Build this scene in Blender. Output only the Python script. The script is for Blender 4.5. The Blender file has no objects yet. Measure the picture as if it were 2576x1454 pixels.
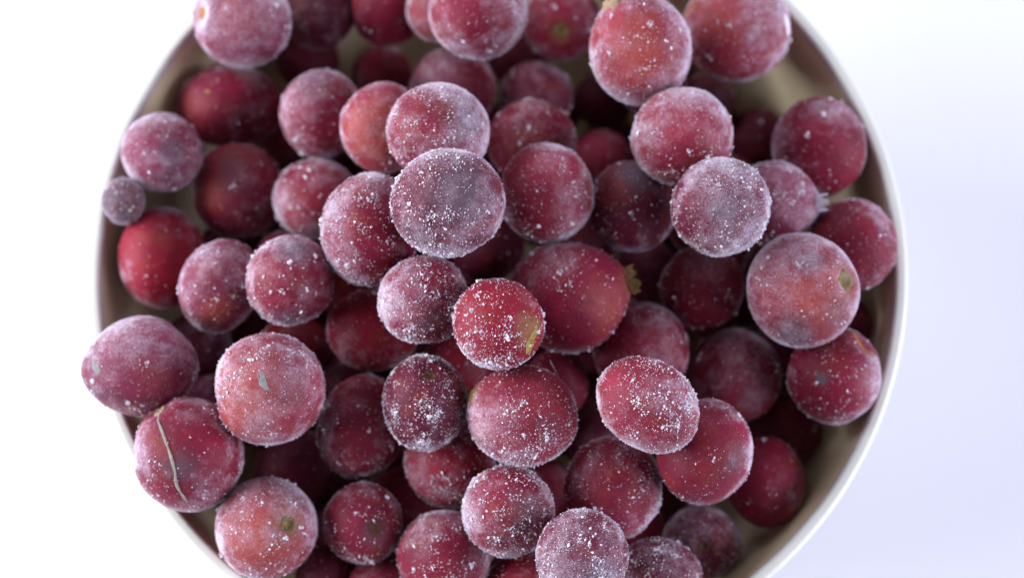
import bpy, bmesh, math
import numpy as np
from mathutils import Matrix, Vector

scene = bpy.context.scene
C = scene.collection

# ------------------------------------------------------------------ camera
TILT = math.radians(13.58)
CAM_POS = Vector((0.0019, -0.08358, 0.38277))
cam_d = bpy.data.cameras.new('camera')
cam = bpy.data.objects.new('camera', cam_d)
C.objects.link(cam)
cam.location = CAM_POS
cam.rotation_euler = (TILT, 0, 0)
cam_d.sensor_width = 36.0
cam_d.lens = 36.0 * 4519.0 / 2576.0
cam_d.clip_start = 0.01
cam_d.clip_end = 20.0
cam_d.dof.use_dof = True
cam_d.dof.focus_distance = 0.2985
cam_d.dof.aperture_fstop = 9.0
cam_d.dof.aperture_blades = 0
scene.camera = cam

# ------------------------------------------------------------------ light: a window on the left, a paler one behind, the room
w = bpy.data.worlds.new("World")
scene.world = w
w.use_nodes = True
w.node_tree.nodes['Background'].inputs['Color'].default_value = (0.80, 0.83, 1.0, 1)
w.node_tree.nodes['Background'].inputs['Strength'].default_value = 0.22

def area(name, loc, target, sx, sy, power, col):
    d = bpy.data.lights.new(name, 'AREA')
    d.shape = 'RECTANGLE'; d.size = sx; d.size_y = sy
    d.energy = power; d.color = col
    o = bpy.data.objects.new(name, d); C.objects.link(o)
    o.location = loc
    o.rotation_euler = (Vector(target) - Vector(loc)).to_track_quat('-Z', 'Y').to_euler()
    return o
area('window_light', (-0.92, 0.06, 0.42), (0, 0, 0.06), 0.9, 0.6, 24.5, (0.88, 0.90, 1.0))
area('back_window_light', (-0.10, 0.75, 0.55), (0, 0, 0.06), 0.9, 0.5, 3.8, (0.83, 0.85, 1.0))
area('room_light', (0.90, -0.25, 0.45), (0, 0, 0.06), 0.9, 0.6, 15.0, (0.80, 0.82, 1.0))

vs = scene.view_settings
vs.view_transform = 'Standard'
try: vs.look = 'None'
except Exception: pass
vs.exposure = 0.0
vs.gamma = 1.0

# ------------------------------------------------------------------ helpers
def mat(name):
    m = bpy.data.materials.new(name); m.use_nodes = True
    nt = m.node_tree
    return m, nt, nt.nodes['Principled BSDF']
def node(nt, t, **kw):
    n = nt.nodes.new(t)
    for k, v in kw.items(): setattr(n, k, v)
    return n
def link(nt, a, b): nt.links.new(a, b)
def math_n(nt, op, a, b=None, clamp=False):
    n = node(nt, 'ShaderNodeMath', operation=op); n.use_clamp = clamp
    for i, x in enumerate((a, b)):
        if x is None: continue
        if isinstance(x, (int, float)): n.inputs[i].default_value = x
        else: link(nt, x, n.inputs[i])
    return n.outputs[0]
def mix_c(nt, fac, a, b):
    n = node(nt, 'ShaderNodeMix', data_type='RGBA')
    if isinstance(fac, (int, float)): n.inputs['Factor'].default_value = fac
    else: link(nt, fac, n.inputs['Factor'])
    for s, x in (('A', a), ('B', b)):
        i = [k for k in n.inputs if k.name == s and k.type == 'RGBA'][0]
        if isinstance(x, tuple): i.default_value = x
        else: link(nt, x, i)
    return [o for o in n.outputs if o.type == 'RGBA'][0]
def noise(nt, vec, scale, detail=2.0, rough=0.5):
    n = node(nt, 'ShaderNodeTexNoise')
    n.inputs['Scale'].default_value = scale; n.inputs['Detail'].default_value = detail
    n.inputs['Roughness'].default_value = rough
    link(nt, vec, n.inputs['Vector'])
    return n.outputs['Fac']
def remap(nt, x, a, b, c=0.0, d=1.0):
    n = node(nt, 'ShaderNodeMapRange'); n.clamp = True
    link(nt, x, n.inputs[0])
    for i, v in enumerate((a, b, c, d)): n.inputs[i + 1].default_value = v
    return n.outputs[0]

# ------------------------------------------------------------------ materials
def make_skin():
    m, nt, p = mat('berry_skin')
    tint = node(nt, 'ShaderNodeAttribute', attribute_name='tint').outputs['Color']
    fr = node(nt, 'ShaderNodeAttribute', attribute_name='frost').outputs['Fac']
    geo = node(nt, 'ShaderNodeTexCoord').outputs['Object']
    inf = node(nt, 'ShaderNodeObjectInfo').outputs['Random']
    off = node(nt, 'ShaderNodeVectorMath', operation='ADD')
    comb = node(nt, 'ShaderNodeCombineXYZ')
    link(nt, math_n(nt, 'MULTIPLY', inf, 3.0), comb.inputs[0]); link(nt, math_n(nt, 'MULTIPLY', inf, 7.0), comb.inputs[1])
    link(nt, geo, off.inputs[0]); link(nt, comb.outputs[0], off.inputs[1])
    v = off.outputs[0]
    mid = noise(nt, v, 420.0, 4.0, 0.6)
    fine = noise(nt, v, 3200.0, 3.0, 0.65)
    vfine = noise(nt, v, 9000.0, 2.0, 0.6)
    # uneven pigment under the skin
    col = mix_c(nt, remap(nt, noise(nt, v, 260.0, 3.0, 0.6), 0.35, 0.7, 0.0, 0.45), tint,
                mix_c(nt, 0.6, tint, (0.06, 0.003, 0.014, 1)))
    # brick-red and brownish mottling
    br = noise(nt, v, 170.0, 5.0, 0.65)
    col = mix_c(nt, remap(nt, br, 0.52, 0.68, 0.0, 0.55), col, (0.22, 0.030, 0.016, 1))
    br2 = noise(nt, v, 900.0, 4.0, 0.7)
    col = mix_c(nt, remap(nt, br2, 0.56, 0.72, 0.0, 0.5), col, (0.055, 0.010, 0.012, 1))
    # pale lenticels
    vor = node(nt, 'ShaderNodeTexVoronoi'); vor.inputs['Scale'].default_value = 620.0
    link(nt, v, vor.inputs['Vector'])
    dots = math_n(nt, 'MULTIPLY', remap(nt, vor.outputs['Distance'], 0.10, 0.20, 1.0, 0.0), remap(nt, mid, 0.40, 0.58, 0.0, 0.6))
    col = mix_c(nt, dots, col, (0.42, 0.22, 0.22, 1))
    # rime: the per-berry haze broken up by noise
    a = math_n(nt, 'ADD', fr, math_n(nt, 'MULTIPLY', math_n(nt, 'SUBTRACT', mid, 0.5), 1.25))
    med = noise(nt, v, 1300.0, 3.0, 0.7)
    a = math_n(nt, 'ADD', a, math_n(nt, 'MULTIPLY', math_n(nt, 'SUBTRACT', med, 0.5), math_n(nt, 'ADD', math_n(nt, 'MULTIPLY', fr, 0.9), 0.25)))
    gr = math_n(nt, 'MULTIPLY', math_n(nt, 'SUBTRACT', fine, 0.5), math_n(nt, 'ADD', math_n(nt, 'MULTIPLY', fr, 1.9), 0.3))
    gv = math_n(nt, 'MULTIPLY', math_n(nt, 'SUBTRACT', vfine, 0.5), math_n(nt, 'MULTIPLY', fr, 1.7))
    fac = math_n(nt, 'ADD', math_n(nt, 'ADD', a, gr), gv)
    fac = remap(nt, fac, 0.20, 1.50, 0.004, 0.72)
    # a thin rime layer hides more of the skin the more obliquely it is crossed (1 - T^(1/cos))
    lw = node(nt, 'ShaderNodeLayerWeight'); lw.inputs['Blend'].default_value = 0.5
    cosv = math_n(nt, 'MAXIMUM', math_n(nt, 'SUBTRACT', 1.0, lw.outputs['Facing']), 0.22)
    fac = math_n(nt, 'SUBTRACT', 1.0, math_n(nt, 'POWER', math_n(nt, 'SUBTRACT', 1.0, fac), math_n(nt, 'DIVIDE', 1.0, cosv)), clamp=True)
    frost_col = mix_c(nt, remap(nt, fac, 0.1, 0.65), (0.50, 0.34, 0.42, 1), (0.66, 0.60, 0.70, 1))
    col = mix_c(nt, fac, col, frost_col)
    link(nt, col, p.inputs['Base Color'])
    link(nt, remap(nt, fac, 0.0, 0.5, 0.55, 0.85), p.inputs['Roughness'])
    p.inputs['Specular IOR Level'].default_value = 0.22
    link(nt, remap(nt, fr, 0.0, 0.7, 0.03, 0.6), p.inputs['Sheen Weight'])
    p.inputs['Sheen Roughness'].default_value = 0.32
    p.inputs['Sheen Tint'].default_value = (0.93, 0.86, 1.0, 1)
    p.inputs['Subsurface Weight'].default_value = 0.12
    p.inputs['Subsurface Radius'].default_value = (1.0, 0.25, 0.25)
    p.inputs['Subsurface Scale'].default_value = 0.0015
    b = node(nt, 'ShaderNodeBump'); b.inputs['Strength'].default_value = 0.45; b.inputs['Distance'].default_value = 0.0004
    link(nt, math_n(nt, 'ADD', math_n(nt, 'ADD', math_n(nt, 'MULTIPLY', mid, 1.6), math_n(nt, 'MULTIPLY', med, 0.7)), math_n(nt, 'MULTIPLY', fine, 0.4)), b.inputs['Height'])
    link(nt, b.outputs[0], p.inputs['Normal'])
    return m
M_SKIN = make_skin()

def plain(name, col, rough=0.5, var=0.0, scale=800.0, spec=0.4, bump=0.0, col2=None):
    m, nt, p = mat(name)
    geo = node(nt, 'ShaderNodeTexCoord').outputs['Object']
    n = noise(nt, geo, scale, 4.0, 0.6)
    c = (*col, 1)
    c2 = (*(col2 or tuple(x * (1 - var) for x in col)), 1)
    link(nt, mix_c(nt, remap(nt, n, 0.35, 0.65), c, c2), p.inputs['Base Color'])
    p.inputs['Roughness'].default_value = rough
    p.inputs['Specular IOR Level'].default_value = spec
    if bump:
        b = node(nt, 'ShaderNodeBump'); b.inputs['Strength'].default_value = bump; b.inputs['Distance'].default_value = 0.0002
        link(nt, n, b.inputs['Height']); link(nt, b.outputs[0], p.inputs['Normal'])
    return m
M_ICE = plain('ice_grain', (0.82, 0.76, 0.83), 0.35, 0.06, 2000, 0.5)
M_RIME = plain('rime_needle', (0.66, 0.58, 0.70), 0.5, 0.1, 2000, 0.4)
M_OLIVE = plain('olive_scar', (0.22, 0.15, 0.04), 0.5, 0.5, 700, 0.4, 0.8, (0.09, 0.050, 0.014))
M_TUFT = plain('dry_calyx', (0.20, 0.115, 0.026), 0.6, 0.5, 900, 0.3, 0.6, (0.07, 0.036, 0.011))
M_YELLOW = plain('yellow_green_scar', (0.40, 0.34, 0.08), 0.45, 0.5, 900, 0.4, 0.8, (0.20, 0.13, 0.03))
M_ORANGE = plain('orange_scar', (0.42, 0.17, 0.04), 0.55, 0.4, 1500, 0.3, 0.5)
M_BROWN = plain('brown_scar', (0.12, 0.045, 0.018), 0.6, 0.5, 1500, 0.3, 0.6)
M_TAN = plain('tan_stalk', (0.42, 0.28, 0.18), 0.6, 0.35, 1500, 0.3, 0.5)
M_STRAW = plain('dry_fibre', (0.36, 0.33, 0.28), 0.7, 0.4, 2000, 0.2, 0.4)
M_GREY = plain('grey_scab', (0.28, 0.29, 0.28), 0.75, 0.35, 2500, 0.2, 0.6)
M_FLAP = plain('frosted_flap', (0.66, 0.62, 0.68), 0.6, 0.2, 1200, 0.3, 0.5)

def make_ceramic(name, col):
    m, nt, p = mat(name)
    geo = node(nt, 'ShaderNodeTexCoord').outputs['Object']
    n = noise(nt, geo, 60.0, 3.0)
    link(nt, mix_c(nt, remap(nt, n, 0.3, 0.7, 0.0, 0.25), (*col, 1), (*[x * 0.95 for x in col], 1)), p.inputs['Base Color'])
    p.inputs['Roughness'].default_value = 0.28
    p.inputs['Coat Weight'].default_value = 0.15
    return m
M_BOWL = make_ceramic('cream_glaze', (0.90, 0.78, 0.50))
M_RIM = make_ceramic('white_glaze', (0.76, 0.76, 0.69))
M_TABLE = plain('white_table', (0.805, 0.805, 0.845), 0.5, 0.015, 6.0, 0.3)

# ------------------------------------------------------------------ mesh helpers
def mesh_from(name, V, F, m, smooth=True):
    me = bpy.data.meshes.new(name)
    V = np.asarray(V, np.float32); F = np.asarray(F, np.int32)
    n = F.shape[1]
    me.vertices.add(len(V)); me.vertices.foreach_set('co', V.ravel())
    me.loops.add(F.size); me.loops.foreach_set('vertex_index', F.ravel())
    me.polygons.add(len(F)); me.polygons.foreach_set('loop_start', np.arange(0, F.size, n, dtype=np.int32))
    me.polygons.foreach_set('use_smooth', np.full(len(F), smooth))
    me.update(calc_edges=True)
    me.materials.append(m)
    return me
def ob(name, me, parent=None):
    o = bpy.data.objects.new(name, me); C.objects.link(o)
    if parent: o.parent = parent
    return o
def tag(o, label, cat, group=None):
    o['label'] = label; o['category'] = cat
    if group: o['group'] = group
def empty(name, loc):
    o = bpy.data.objects.new(name, None); o.empty_display_size = 0.005
    C.objects.link(o); o.location = loc
    return o
def lathe(prof, seg=160):
    V = []; F = []
    n = len(prof)
    for i in range(seg):
        a = 2 * math.pi * i / seg
        for r, z in prof: V.append((r * math.cos(a), r * math.sin(a), z))
    for i in range(seg):
        j = (i + 1) % seg
        for k in range(n - 1):
            F.append((i * n + k, j * n + k, j * n + k + 1, i * n + k + 1))
    return V, F
def ico(sub):
    bm = bmesh.new(); bmesh.ops.create_icosphere(bm, subdivisions=sub, radius=1.0)
    V = np.array([v.co[:] for v in bm.verts]); F = np.array([[v.index for v in f.verts] for f in bm.faces])
    bm.free()
    return V / np.linalg.norm(V, axis=1)[:, None], F
ICO5, ICO5F = ico(5)
ICO4, ICO4F = ico(4)
OCT = np.array([(1, 0, 0), (-1, 0, 0), (0, 1, 0), (0, -1, 0), (0, 0, 1), (0, 0, -1)], float)
OCTF = np.array([(0, 2, 4), (2, 1, 4), (1, 3, 4), (3, 0, 4), (2, 0, 5), (1, 2, 5), (3, 1, 5), (0, 3, 5)])

# ------------------------------------------------------------------ table and bowl
table = ob('tabletop', mesh_from('tabletop', [(-1.2, -1.2, 0), (1.2, -1.2, 0), (1.2, 1.2, 0), (-1.2, 1.2, 0)], [(0, 1, 2, 3)], M_TABLE))
table['kind'] = 'structure'
bowl = empty('bowl', (-0.0008, 0, 0)); bowl.scale = (1.012, 1.012, 1.0)
tag(bowl, 'round white ceramic bowl heaped with frosted red berries on a white table', 'bowl')
inner = [(0.0001, .006), (.015, .006), (.03, .0066), (.038, .0082), (.045, .0108), (.051, .0142), (.056, .0183), (.060, .0230), (.0635, .0285), (.0663, .0345), (.0688, .0412), (.0705, .0475), (.0713, .0515), (.0719, .0550), (.0725, .0578), (.0729, .0593)]
outer = [(.0750, .0590), (.0747, .0555), (.0738, .0490), (.0722, .0420), (.0698, .0345), (.0665, .0275), (.0620, .0200), (.0560, .0135), (.0480, .0080), (.0400, .0050), (.0001, .0045)]
V, F = lathe(inner); ob('inner_wall', mesh_from('inner_wall', V, F[::1], M_BOWL), bowl)
V, F = lathe(outer); ob('outer_wall', mesh_from('outer_wall', V, F, M_RIM), bowl)
rim = [(.0726, .0586), (.0727, .0600)]
for i in range(7):
    a = math.pi - math.pi / 2 * i / 6
    rim.append((.0734 + .0007 * math.cos(a), .0606 + .0007 * math.sin(a)))
for i in range(8):
    a = math.pi / 2 - math.pi / 2 * i / 7
    rim.append((.0741 + .0010 * math.cos(a), .0603 + .0010 * math.sin(a)))
rim.append((.0751, .0588))
V, F = lathe(rim); ob('rim', mesh_from('rim', V, F, M_RIM), bowl)
V, F = lathe([(.0385, .0052), (.0385, .0006), (.0375, .0002), (.0355, .0002), (.0345, .0006), (.0345, .0050)]); ob('foot_ring', mesh_from('foot_ring', V, F, M_RIM), bowl)

# ------------------------------------------------------------------ berries
BERRIES = [
((-48.6, 44.84, 66.5), (9.26, 9.11), 0, 'pink', 0.72, 70, 0, (0, 0), [(-0.78, -0.05, 'orange')], [(0.15, 0.15, 0.5, 'o', 0.35), (0.55, 0.75, 0.2, 'b', 0.5)], 'pale pink frosted berry with an orange eye, overhanging the rim at the upper left'),
((-36.31, 52.56, 51.61), (7.44, 7.67), 0, 'dark', 0.12, 20, 0, (0, 0), [], [], 'dark maroon blurred berry at the top edge, right of the orange-eyed pale pink berry'),
((-22.45, 52.05, 53.87), (7.39, 7.16), 0, 'crimson', 0.18, 20, 0, (0, 0), [], [(-0.1, -0.1, 0.5, 'b', 0.5)], 'plain dark crimson berry at the top edge with a smaller dark berry just below it'),
((-12.03, 49.15, 60.89), (6.4, 6.4), 0, 'orange', 0.4, 15, 0, (0, 0), [], [], 'orange pink berry mostly hidden behind the frosty berry at the middle of the top edge'),
((-4.34, 44.19, 72.34), (9.25, 9.1), 0, 'crimson', 0.62, 90, 0, (0, 0), [], [(-0.25, 0.25, 0.42, 'b', 0.75), (0.45, 0.25, 0.3, 'b', 0.7), (0.1, 0.5, 0.15, 'b', 0.6)], 'frosty berry with bright crimson bare patches at the middle of the top edge'),
((11.52, 51.53, 49.0), (7.88, 7.88), 0, 'crimson', 0.25, 40, 0, (0, 0), [(-0.02, 0.38, 'green')], [(0, 0.35, 0.3, 'y', 0.35), (0.4, -0.5, 0.4, 'w', 0.3)], 'red berry with a small green eye facing up, by the top edge'),
((25.28, 35.21, 76.0), (9.24, 10.1), 0, 'rosy', 0.55, 170, 0, (0, 0), [(-0.5, -0.8, 'stub')], [(-0.1, 0.15, 0.7, 'o', 0.75), (0.3, 0.1, 0.4, 'b', 0.4)], 'large rosy oval berry with pale stalk end, standing high at the top right'),
((44.57, 44.65, 62.0), (10.44, 9.84), -20, 'rosy', 0.5, 60, 0, (0.4, 0.3), [(0.86, -0.02, 'flake')], [(-0.8, -0.55, 0.4, 'y', 0.6), (-0.45, 0, 0.5, 'o', 0.5), (0.3, -0.5, 0.6, 'w', 0.35)], 'big red berry with greenish shoulder and white flake against the upper right wall'),
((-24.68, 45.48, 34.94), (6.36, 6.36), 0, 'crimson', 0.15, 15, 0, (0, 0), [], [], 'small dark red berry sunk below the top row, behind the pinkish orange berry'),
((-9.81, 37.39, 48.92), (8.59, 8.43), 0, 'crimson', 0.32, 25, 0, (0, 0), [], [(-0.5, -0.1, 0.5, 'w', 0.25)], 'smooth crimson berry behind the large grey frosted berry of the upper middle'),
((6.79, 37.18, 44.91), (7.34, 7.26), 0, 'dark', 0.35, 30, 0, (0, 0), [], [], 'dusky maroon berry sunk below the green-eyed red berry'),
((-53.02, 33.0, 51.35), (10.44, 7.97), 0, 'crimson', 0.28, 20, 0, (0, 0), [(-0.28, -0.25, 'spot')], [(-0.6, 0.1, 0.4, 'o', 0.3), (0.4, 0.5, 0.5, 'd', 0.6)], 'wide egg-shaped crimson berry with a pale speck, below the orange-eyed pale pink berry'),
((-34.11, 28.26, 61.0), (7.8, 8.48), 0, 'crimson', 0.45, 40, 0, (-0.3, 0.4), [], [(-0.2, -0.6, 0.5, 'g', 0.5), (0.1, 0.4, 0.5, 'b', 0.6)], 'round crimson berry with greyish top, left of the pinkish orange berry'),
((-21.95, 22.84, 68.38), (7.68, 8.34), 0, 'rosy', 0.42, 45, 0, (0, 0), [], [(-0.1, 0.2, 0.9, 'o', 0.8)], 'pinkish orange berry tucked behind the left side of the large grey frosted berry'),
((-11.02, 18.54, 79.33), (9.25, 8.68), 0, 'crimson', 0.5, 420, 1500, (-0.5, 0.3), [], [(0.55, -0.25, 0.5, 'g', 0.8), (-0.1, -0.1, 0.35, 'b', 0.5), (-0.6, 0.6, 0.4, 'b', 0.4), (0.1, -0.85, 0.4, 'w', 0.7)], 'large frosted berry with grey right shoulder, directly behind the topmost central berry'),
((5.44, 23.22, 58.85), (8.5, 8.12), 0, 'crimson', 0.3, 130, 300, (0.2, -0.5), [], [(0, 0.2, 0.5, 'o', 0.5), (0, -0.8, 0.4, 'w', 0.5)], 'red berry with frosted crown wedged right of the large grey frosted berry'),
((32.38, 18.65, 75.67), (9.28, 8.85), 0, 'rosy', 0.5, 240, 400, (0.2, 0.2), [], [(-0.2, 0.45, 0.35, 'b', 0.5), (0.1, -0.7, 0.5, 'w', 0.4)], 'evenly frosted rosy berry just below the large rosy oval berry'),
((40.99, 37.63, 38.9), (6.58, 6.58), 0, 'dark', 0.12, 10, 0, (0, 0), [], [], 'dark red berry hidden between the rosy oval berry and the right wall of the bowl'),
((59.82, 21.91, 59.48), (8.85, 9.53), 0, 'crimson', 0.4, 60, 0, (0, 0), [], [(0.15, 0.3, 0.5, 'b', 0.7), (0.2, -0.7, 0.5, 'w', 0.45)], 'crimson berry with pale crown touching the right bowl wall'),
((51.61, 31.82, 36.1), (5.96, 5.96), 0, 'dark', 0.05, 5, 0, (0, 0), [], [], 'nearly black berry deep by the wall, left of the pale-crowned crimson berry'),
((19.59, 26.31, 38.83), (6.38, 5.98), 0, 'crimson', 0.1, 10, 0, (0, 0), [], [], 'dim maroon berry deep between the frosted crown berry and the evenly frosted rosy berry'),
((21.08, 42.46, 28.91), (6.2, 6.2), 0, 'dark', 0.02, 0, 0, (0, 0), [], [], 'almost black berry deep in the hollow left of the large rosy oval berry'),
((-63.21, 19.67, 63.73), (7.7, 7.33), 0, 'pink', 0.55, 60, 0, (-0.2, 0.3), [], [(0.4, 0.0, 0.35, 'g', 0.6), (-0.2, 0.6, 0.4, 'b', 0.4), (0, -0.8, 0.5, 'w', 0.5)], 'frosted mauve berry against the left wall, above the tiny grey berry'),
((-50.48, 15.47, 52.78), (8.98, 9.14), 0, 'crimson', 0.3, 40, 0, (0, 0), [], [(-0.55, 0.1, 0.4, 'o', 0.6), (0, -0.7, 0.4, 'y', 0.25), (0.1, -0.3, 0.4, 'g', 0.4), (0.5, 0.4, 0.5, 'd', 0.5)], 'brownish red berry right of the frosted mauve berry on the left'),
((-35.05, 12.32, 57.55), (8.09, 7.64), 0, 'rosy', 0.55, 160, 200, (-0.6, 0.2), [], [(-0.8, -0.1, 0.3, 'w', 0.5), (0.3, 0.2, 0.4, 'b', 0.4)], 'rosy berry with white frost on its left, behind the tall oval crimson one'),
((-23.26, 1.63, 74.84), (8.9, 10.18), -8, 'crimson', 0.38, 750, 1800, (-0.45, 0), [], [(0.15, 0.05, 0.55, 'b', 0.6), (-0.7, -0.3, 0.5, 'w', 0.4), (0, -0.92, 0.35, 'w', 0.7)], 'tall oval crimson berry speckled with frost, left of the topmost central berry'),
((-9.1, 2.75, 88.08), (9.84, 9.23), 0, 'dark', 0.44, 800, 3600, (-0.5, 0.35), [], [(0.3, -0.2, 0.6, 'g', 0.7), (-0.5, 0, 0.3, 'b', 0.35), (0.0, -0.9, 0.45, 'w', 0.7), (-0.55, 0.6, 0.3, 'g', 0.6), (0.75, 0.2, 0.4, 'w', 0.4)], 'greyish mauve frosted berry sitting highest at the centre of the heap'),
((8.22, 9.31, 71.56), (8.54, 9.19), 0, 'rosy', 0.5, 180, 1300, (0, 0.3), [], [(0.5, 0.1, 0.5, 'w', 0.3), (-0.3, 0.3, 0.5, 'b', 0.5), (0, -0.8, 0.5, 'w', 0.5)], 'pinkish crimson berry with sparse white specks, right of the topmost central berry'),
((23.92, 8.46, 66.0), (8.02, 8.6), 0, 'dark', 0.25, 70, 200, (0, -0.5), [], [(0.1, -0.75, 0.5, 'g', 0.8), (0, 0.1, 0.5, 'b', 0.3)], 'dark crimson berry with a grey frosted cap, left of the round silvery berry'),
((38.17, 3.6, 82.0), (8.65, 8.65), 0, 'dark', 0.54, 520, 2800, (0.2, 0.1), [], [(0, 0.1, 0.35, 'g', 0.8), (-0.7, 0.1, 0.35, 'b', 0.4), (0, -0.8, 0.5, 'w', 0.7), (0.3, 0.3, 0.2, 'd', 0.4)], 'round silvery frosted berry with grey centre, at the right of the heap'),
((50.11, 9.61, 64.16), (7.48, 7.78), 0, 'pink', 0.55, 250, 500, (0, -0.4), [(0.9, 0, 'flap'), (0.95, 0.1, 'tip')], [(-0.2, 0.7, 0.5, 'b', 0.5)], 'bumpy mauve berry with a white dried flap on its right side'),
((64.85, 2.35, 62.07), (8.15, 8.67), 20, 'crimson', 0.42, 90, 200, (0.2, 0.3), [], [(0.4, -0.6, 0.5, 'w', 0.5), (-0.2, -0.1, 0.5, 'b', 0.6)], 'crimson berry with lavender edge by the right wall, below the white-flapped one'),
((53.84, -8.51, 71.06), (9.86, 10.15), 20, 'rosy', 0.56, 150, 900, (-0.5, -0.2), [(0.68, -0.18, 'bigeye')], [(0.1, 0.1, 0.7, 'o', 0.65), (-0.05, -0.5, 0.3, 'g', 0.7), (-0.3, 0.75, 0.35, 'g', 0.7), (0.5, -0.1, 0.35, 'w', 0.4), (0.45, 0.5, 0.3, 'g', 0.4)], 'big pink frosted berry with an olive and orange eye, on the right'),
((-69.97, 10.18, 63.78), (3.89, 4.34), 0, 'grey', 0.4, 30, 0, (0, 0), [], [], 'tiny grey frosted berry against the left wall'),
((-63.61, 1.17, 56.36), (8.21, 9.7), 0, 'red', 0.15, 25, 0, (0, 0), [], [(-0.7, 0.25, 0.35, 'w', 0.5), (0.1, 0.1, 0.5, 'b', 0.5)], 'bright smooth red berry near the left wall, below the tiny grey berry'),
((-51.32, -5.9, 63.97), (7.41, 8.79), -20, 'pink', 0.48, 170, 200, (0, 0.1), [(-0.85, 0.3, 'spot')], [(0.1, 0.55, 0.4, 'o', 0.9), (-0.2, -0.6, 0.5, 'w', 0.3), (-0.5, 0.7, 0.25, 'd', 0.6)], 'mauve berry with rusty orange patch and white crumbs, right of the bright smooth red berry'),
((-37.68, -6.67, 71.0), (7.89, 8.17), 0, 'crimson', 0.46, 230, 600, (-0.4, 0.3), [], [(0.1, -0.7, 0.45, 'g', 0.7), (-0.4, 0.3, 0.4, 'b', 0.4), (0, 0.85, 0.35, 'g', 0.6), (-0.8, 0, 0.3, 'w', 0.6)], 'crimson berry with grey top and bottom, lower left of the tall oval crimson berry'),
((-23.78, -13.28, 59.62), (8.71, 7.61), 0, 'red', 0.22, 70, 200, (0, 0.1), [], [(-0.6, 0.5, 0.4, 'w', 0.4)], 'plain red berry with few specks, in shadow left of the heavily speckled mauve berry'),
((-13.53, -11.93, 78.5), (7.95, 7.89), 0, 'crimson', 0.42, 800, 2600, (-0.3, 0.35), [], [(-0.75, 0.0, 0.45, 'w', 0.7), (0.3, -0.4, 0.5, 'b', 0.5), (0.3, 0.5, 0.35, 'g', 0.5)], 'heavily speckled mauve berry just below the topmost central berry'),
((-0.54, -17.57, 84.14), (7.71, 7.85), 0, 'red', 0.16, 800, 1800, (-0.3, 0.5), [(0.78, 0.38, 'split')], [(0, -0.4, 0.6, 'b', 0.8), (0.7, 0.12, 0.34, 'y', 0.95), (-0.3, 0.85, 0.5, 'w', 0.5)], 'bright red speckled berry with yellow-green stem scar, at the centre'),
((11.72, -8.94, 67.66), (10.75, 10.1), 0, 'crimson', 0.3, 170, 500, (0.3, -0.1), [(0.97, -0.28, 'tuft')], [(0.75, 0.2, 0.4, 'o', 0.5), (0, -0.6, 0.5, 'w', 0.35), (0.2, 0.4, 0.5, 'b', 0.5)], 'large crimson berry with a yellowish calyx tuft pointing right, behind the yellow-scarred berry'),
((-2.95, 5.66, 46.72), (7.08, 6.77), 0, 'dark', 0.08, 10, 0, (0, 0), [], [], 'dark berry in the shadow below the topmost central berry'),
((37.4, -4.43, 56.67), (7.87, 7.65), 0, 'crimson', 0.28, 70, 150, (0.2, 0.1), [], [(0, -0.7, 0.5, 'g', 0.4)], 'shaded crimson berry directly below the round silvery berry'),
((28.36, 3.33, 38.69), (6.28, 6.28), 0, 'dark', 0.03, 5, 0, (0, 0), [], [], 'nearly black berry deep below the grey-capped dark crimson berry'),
((25.98, -16.54, 56.59), (8.98, 8.98), 0, 'crimson', 0.25, 40, 200, (0.2, 0), [], [(0.4, 0.1, 0.4, 'w', 0.3)], 'shaded crimson berry behind the oval heavily frosted pink berry'),
((43.91, -20.1, 50.56), (8.67, 8.9), 0, 'crimson', 0.26, 50, 100, (0.2, 0), [], [(-0.2, -0.2, 0.35, 'w', 0.3), (0.3, 0.5, 0.4, 'g', 0.4)], 'dusky dark berry lower left of the olive-eyed big pink berry'),
((60.5, -22.37, 61.25), (8.54, 8.83), 0, 'crimson', 0.3, 190, 400, (0.3, 0.3), [(0.55, -0.68, 'crease')], [(-0.38, 0, 0.15, 'g', 1.0), (0.8, -0.1, 0.4, 'w', 0.7), (-0.1, 0.1, 0.5, 'b', 0.4)], 'crimson berry with brown crease and small grey spot, by the lower right wall'),
((-63.92, -21.56, 68.0), (9.79, 9.01), 10, 'pink', 0.52, 90, 300, (-0.6, 0.1), [(-0.68, 0, 'greyspot'), (-0.96, 0.1, 'tip')], [(0.4, 0.2, 0.4, 'o', 0.35), (-0.1, -0.8, 0.5, 'w', 0.4), (0.2, 0.4, 0.5, 'b', 0.3)], 'pointed mauve berry overhanging the left rim of the bowl'),
((-59.04, -12.88, 42.6), (6.76, 6.76), 0, 'dark', 0.3, 15, 0, (0, 0), [], [], 'dusky purple berry tucked between the pointed mauve berry and the pale pink flat-sided one'),
((-40.58, -27.06, 74.82), (9.96, 9.75), 0, 'rosy', 0.5, 300, 1300, (-0.2, -0.2), [(0.05, -0.18, 'greyspot'), (-0.97, 0.15, 'flatside')], [(-0.6, 0.1, 0.6, 'w', 0.35), (-0.35, 0.1, 0.9, 'o', 0.75), (-0.05, 0.0, 0.3, 'b', 0.4), (0.4, -0.2, 0.4, 'g', 0.3)], 'pale pink flat-sided berry with a grey scab on top, at the lower left'),
((-55.09, -37.69, 68.0), (9.6, 10.09), 0, 'crimson', 0.36, 150, 300, (-0.3, 0.2), [(-0.5, -0.82, 'cup'), (0, 0, 'strand')], [(0.05, 0.1, 0.3, 'g', 0.6), (-0.8, -0.2, 0.4, 'w', 0.6), (0.4, -0.3, 0.4, 'b', 0.6)], 'crimson berry with a long dry fibre across it, on the lower left rim'),
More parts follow.
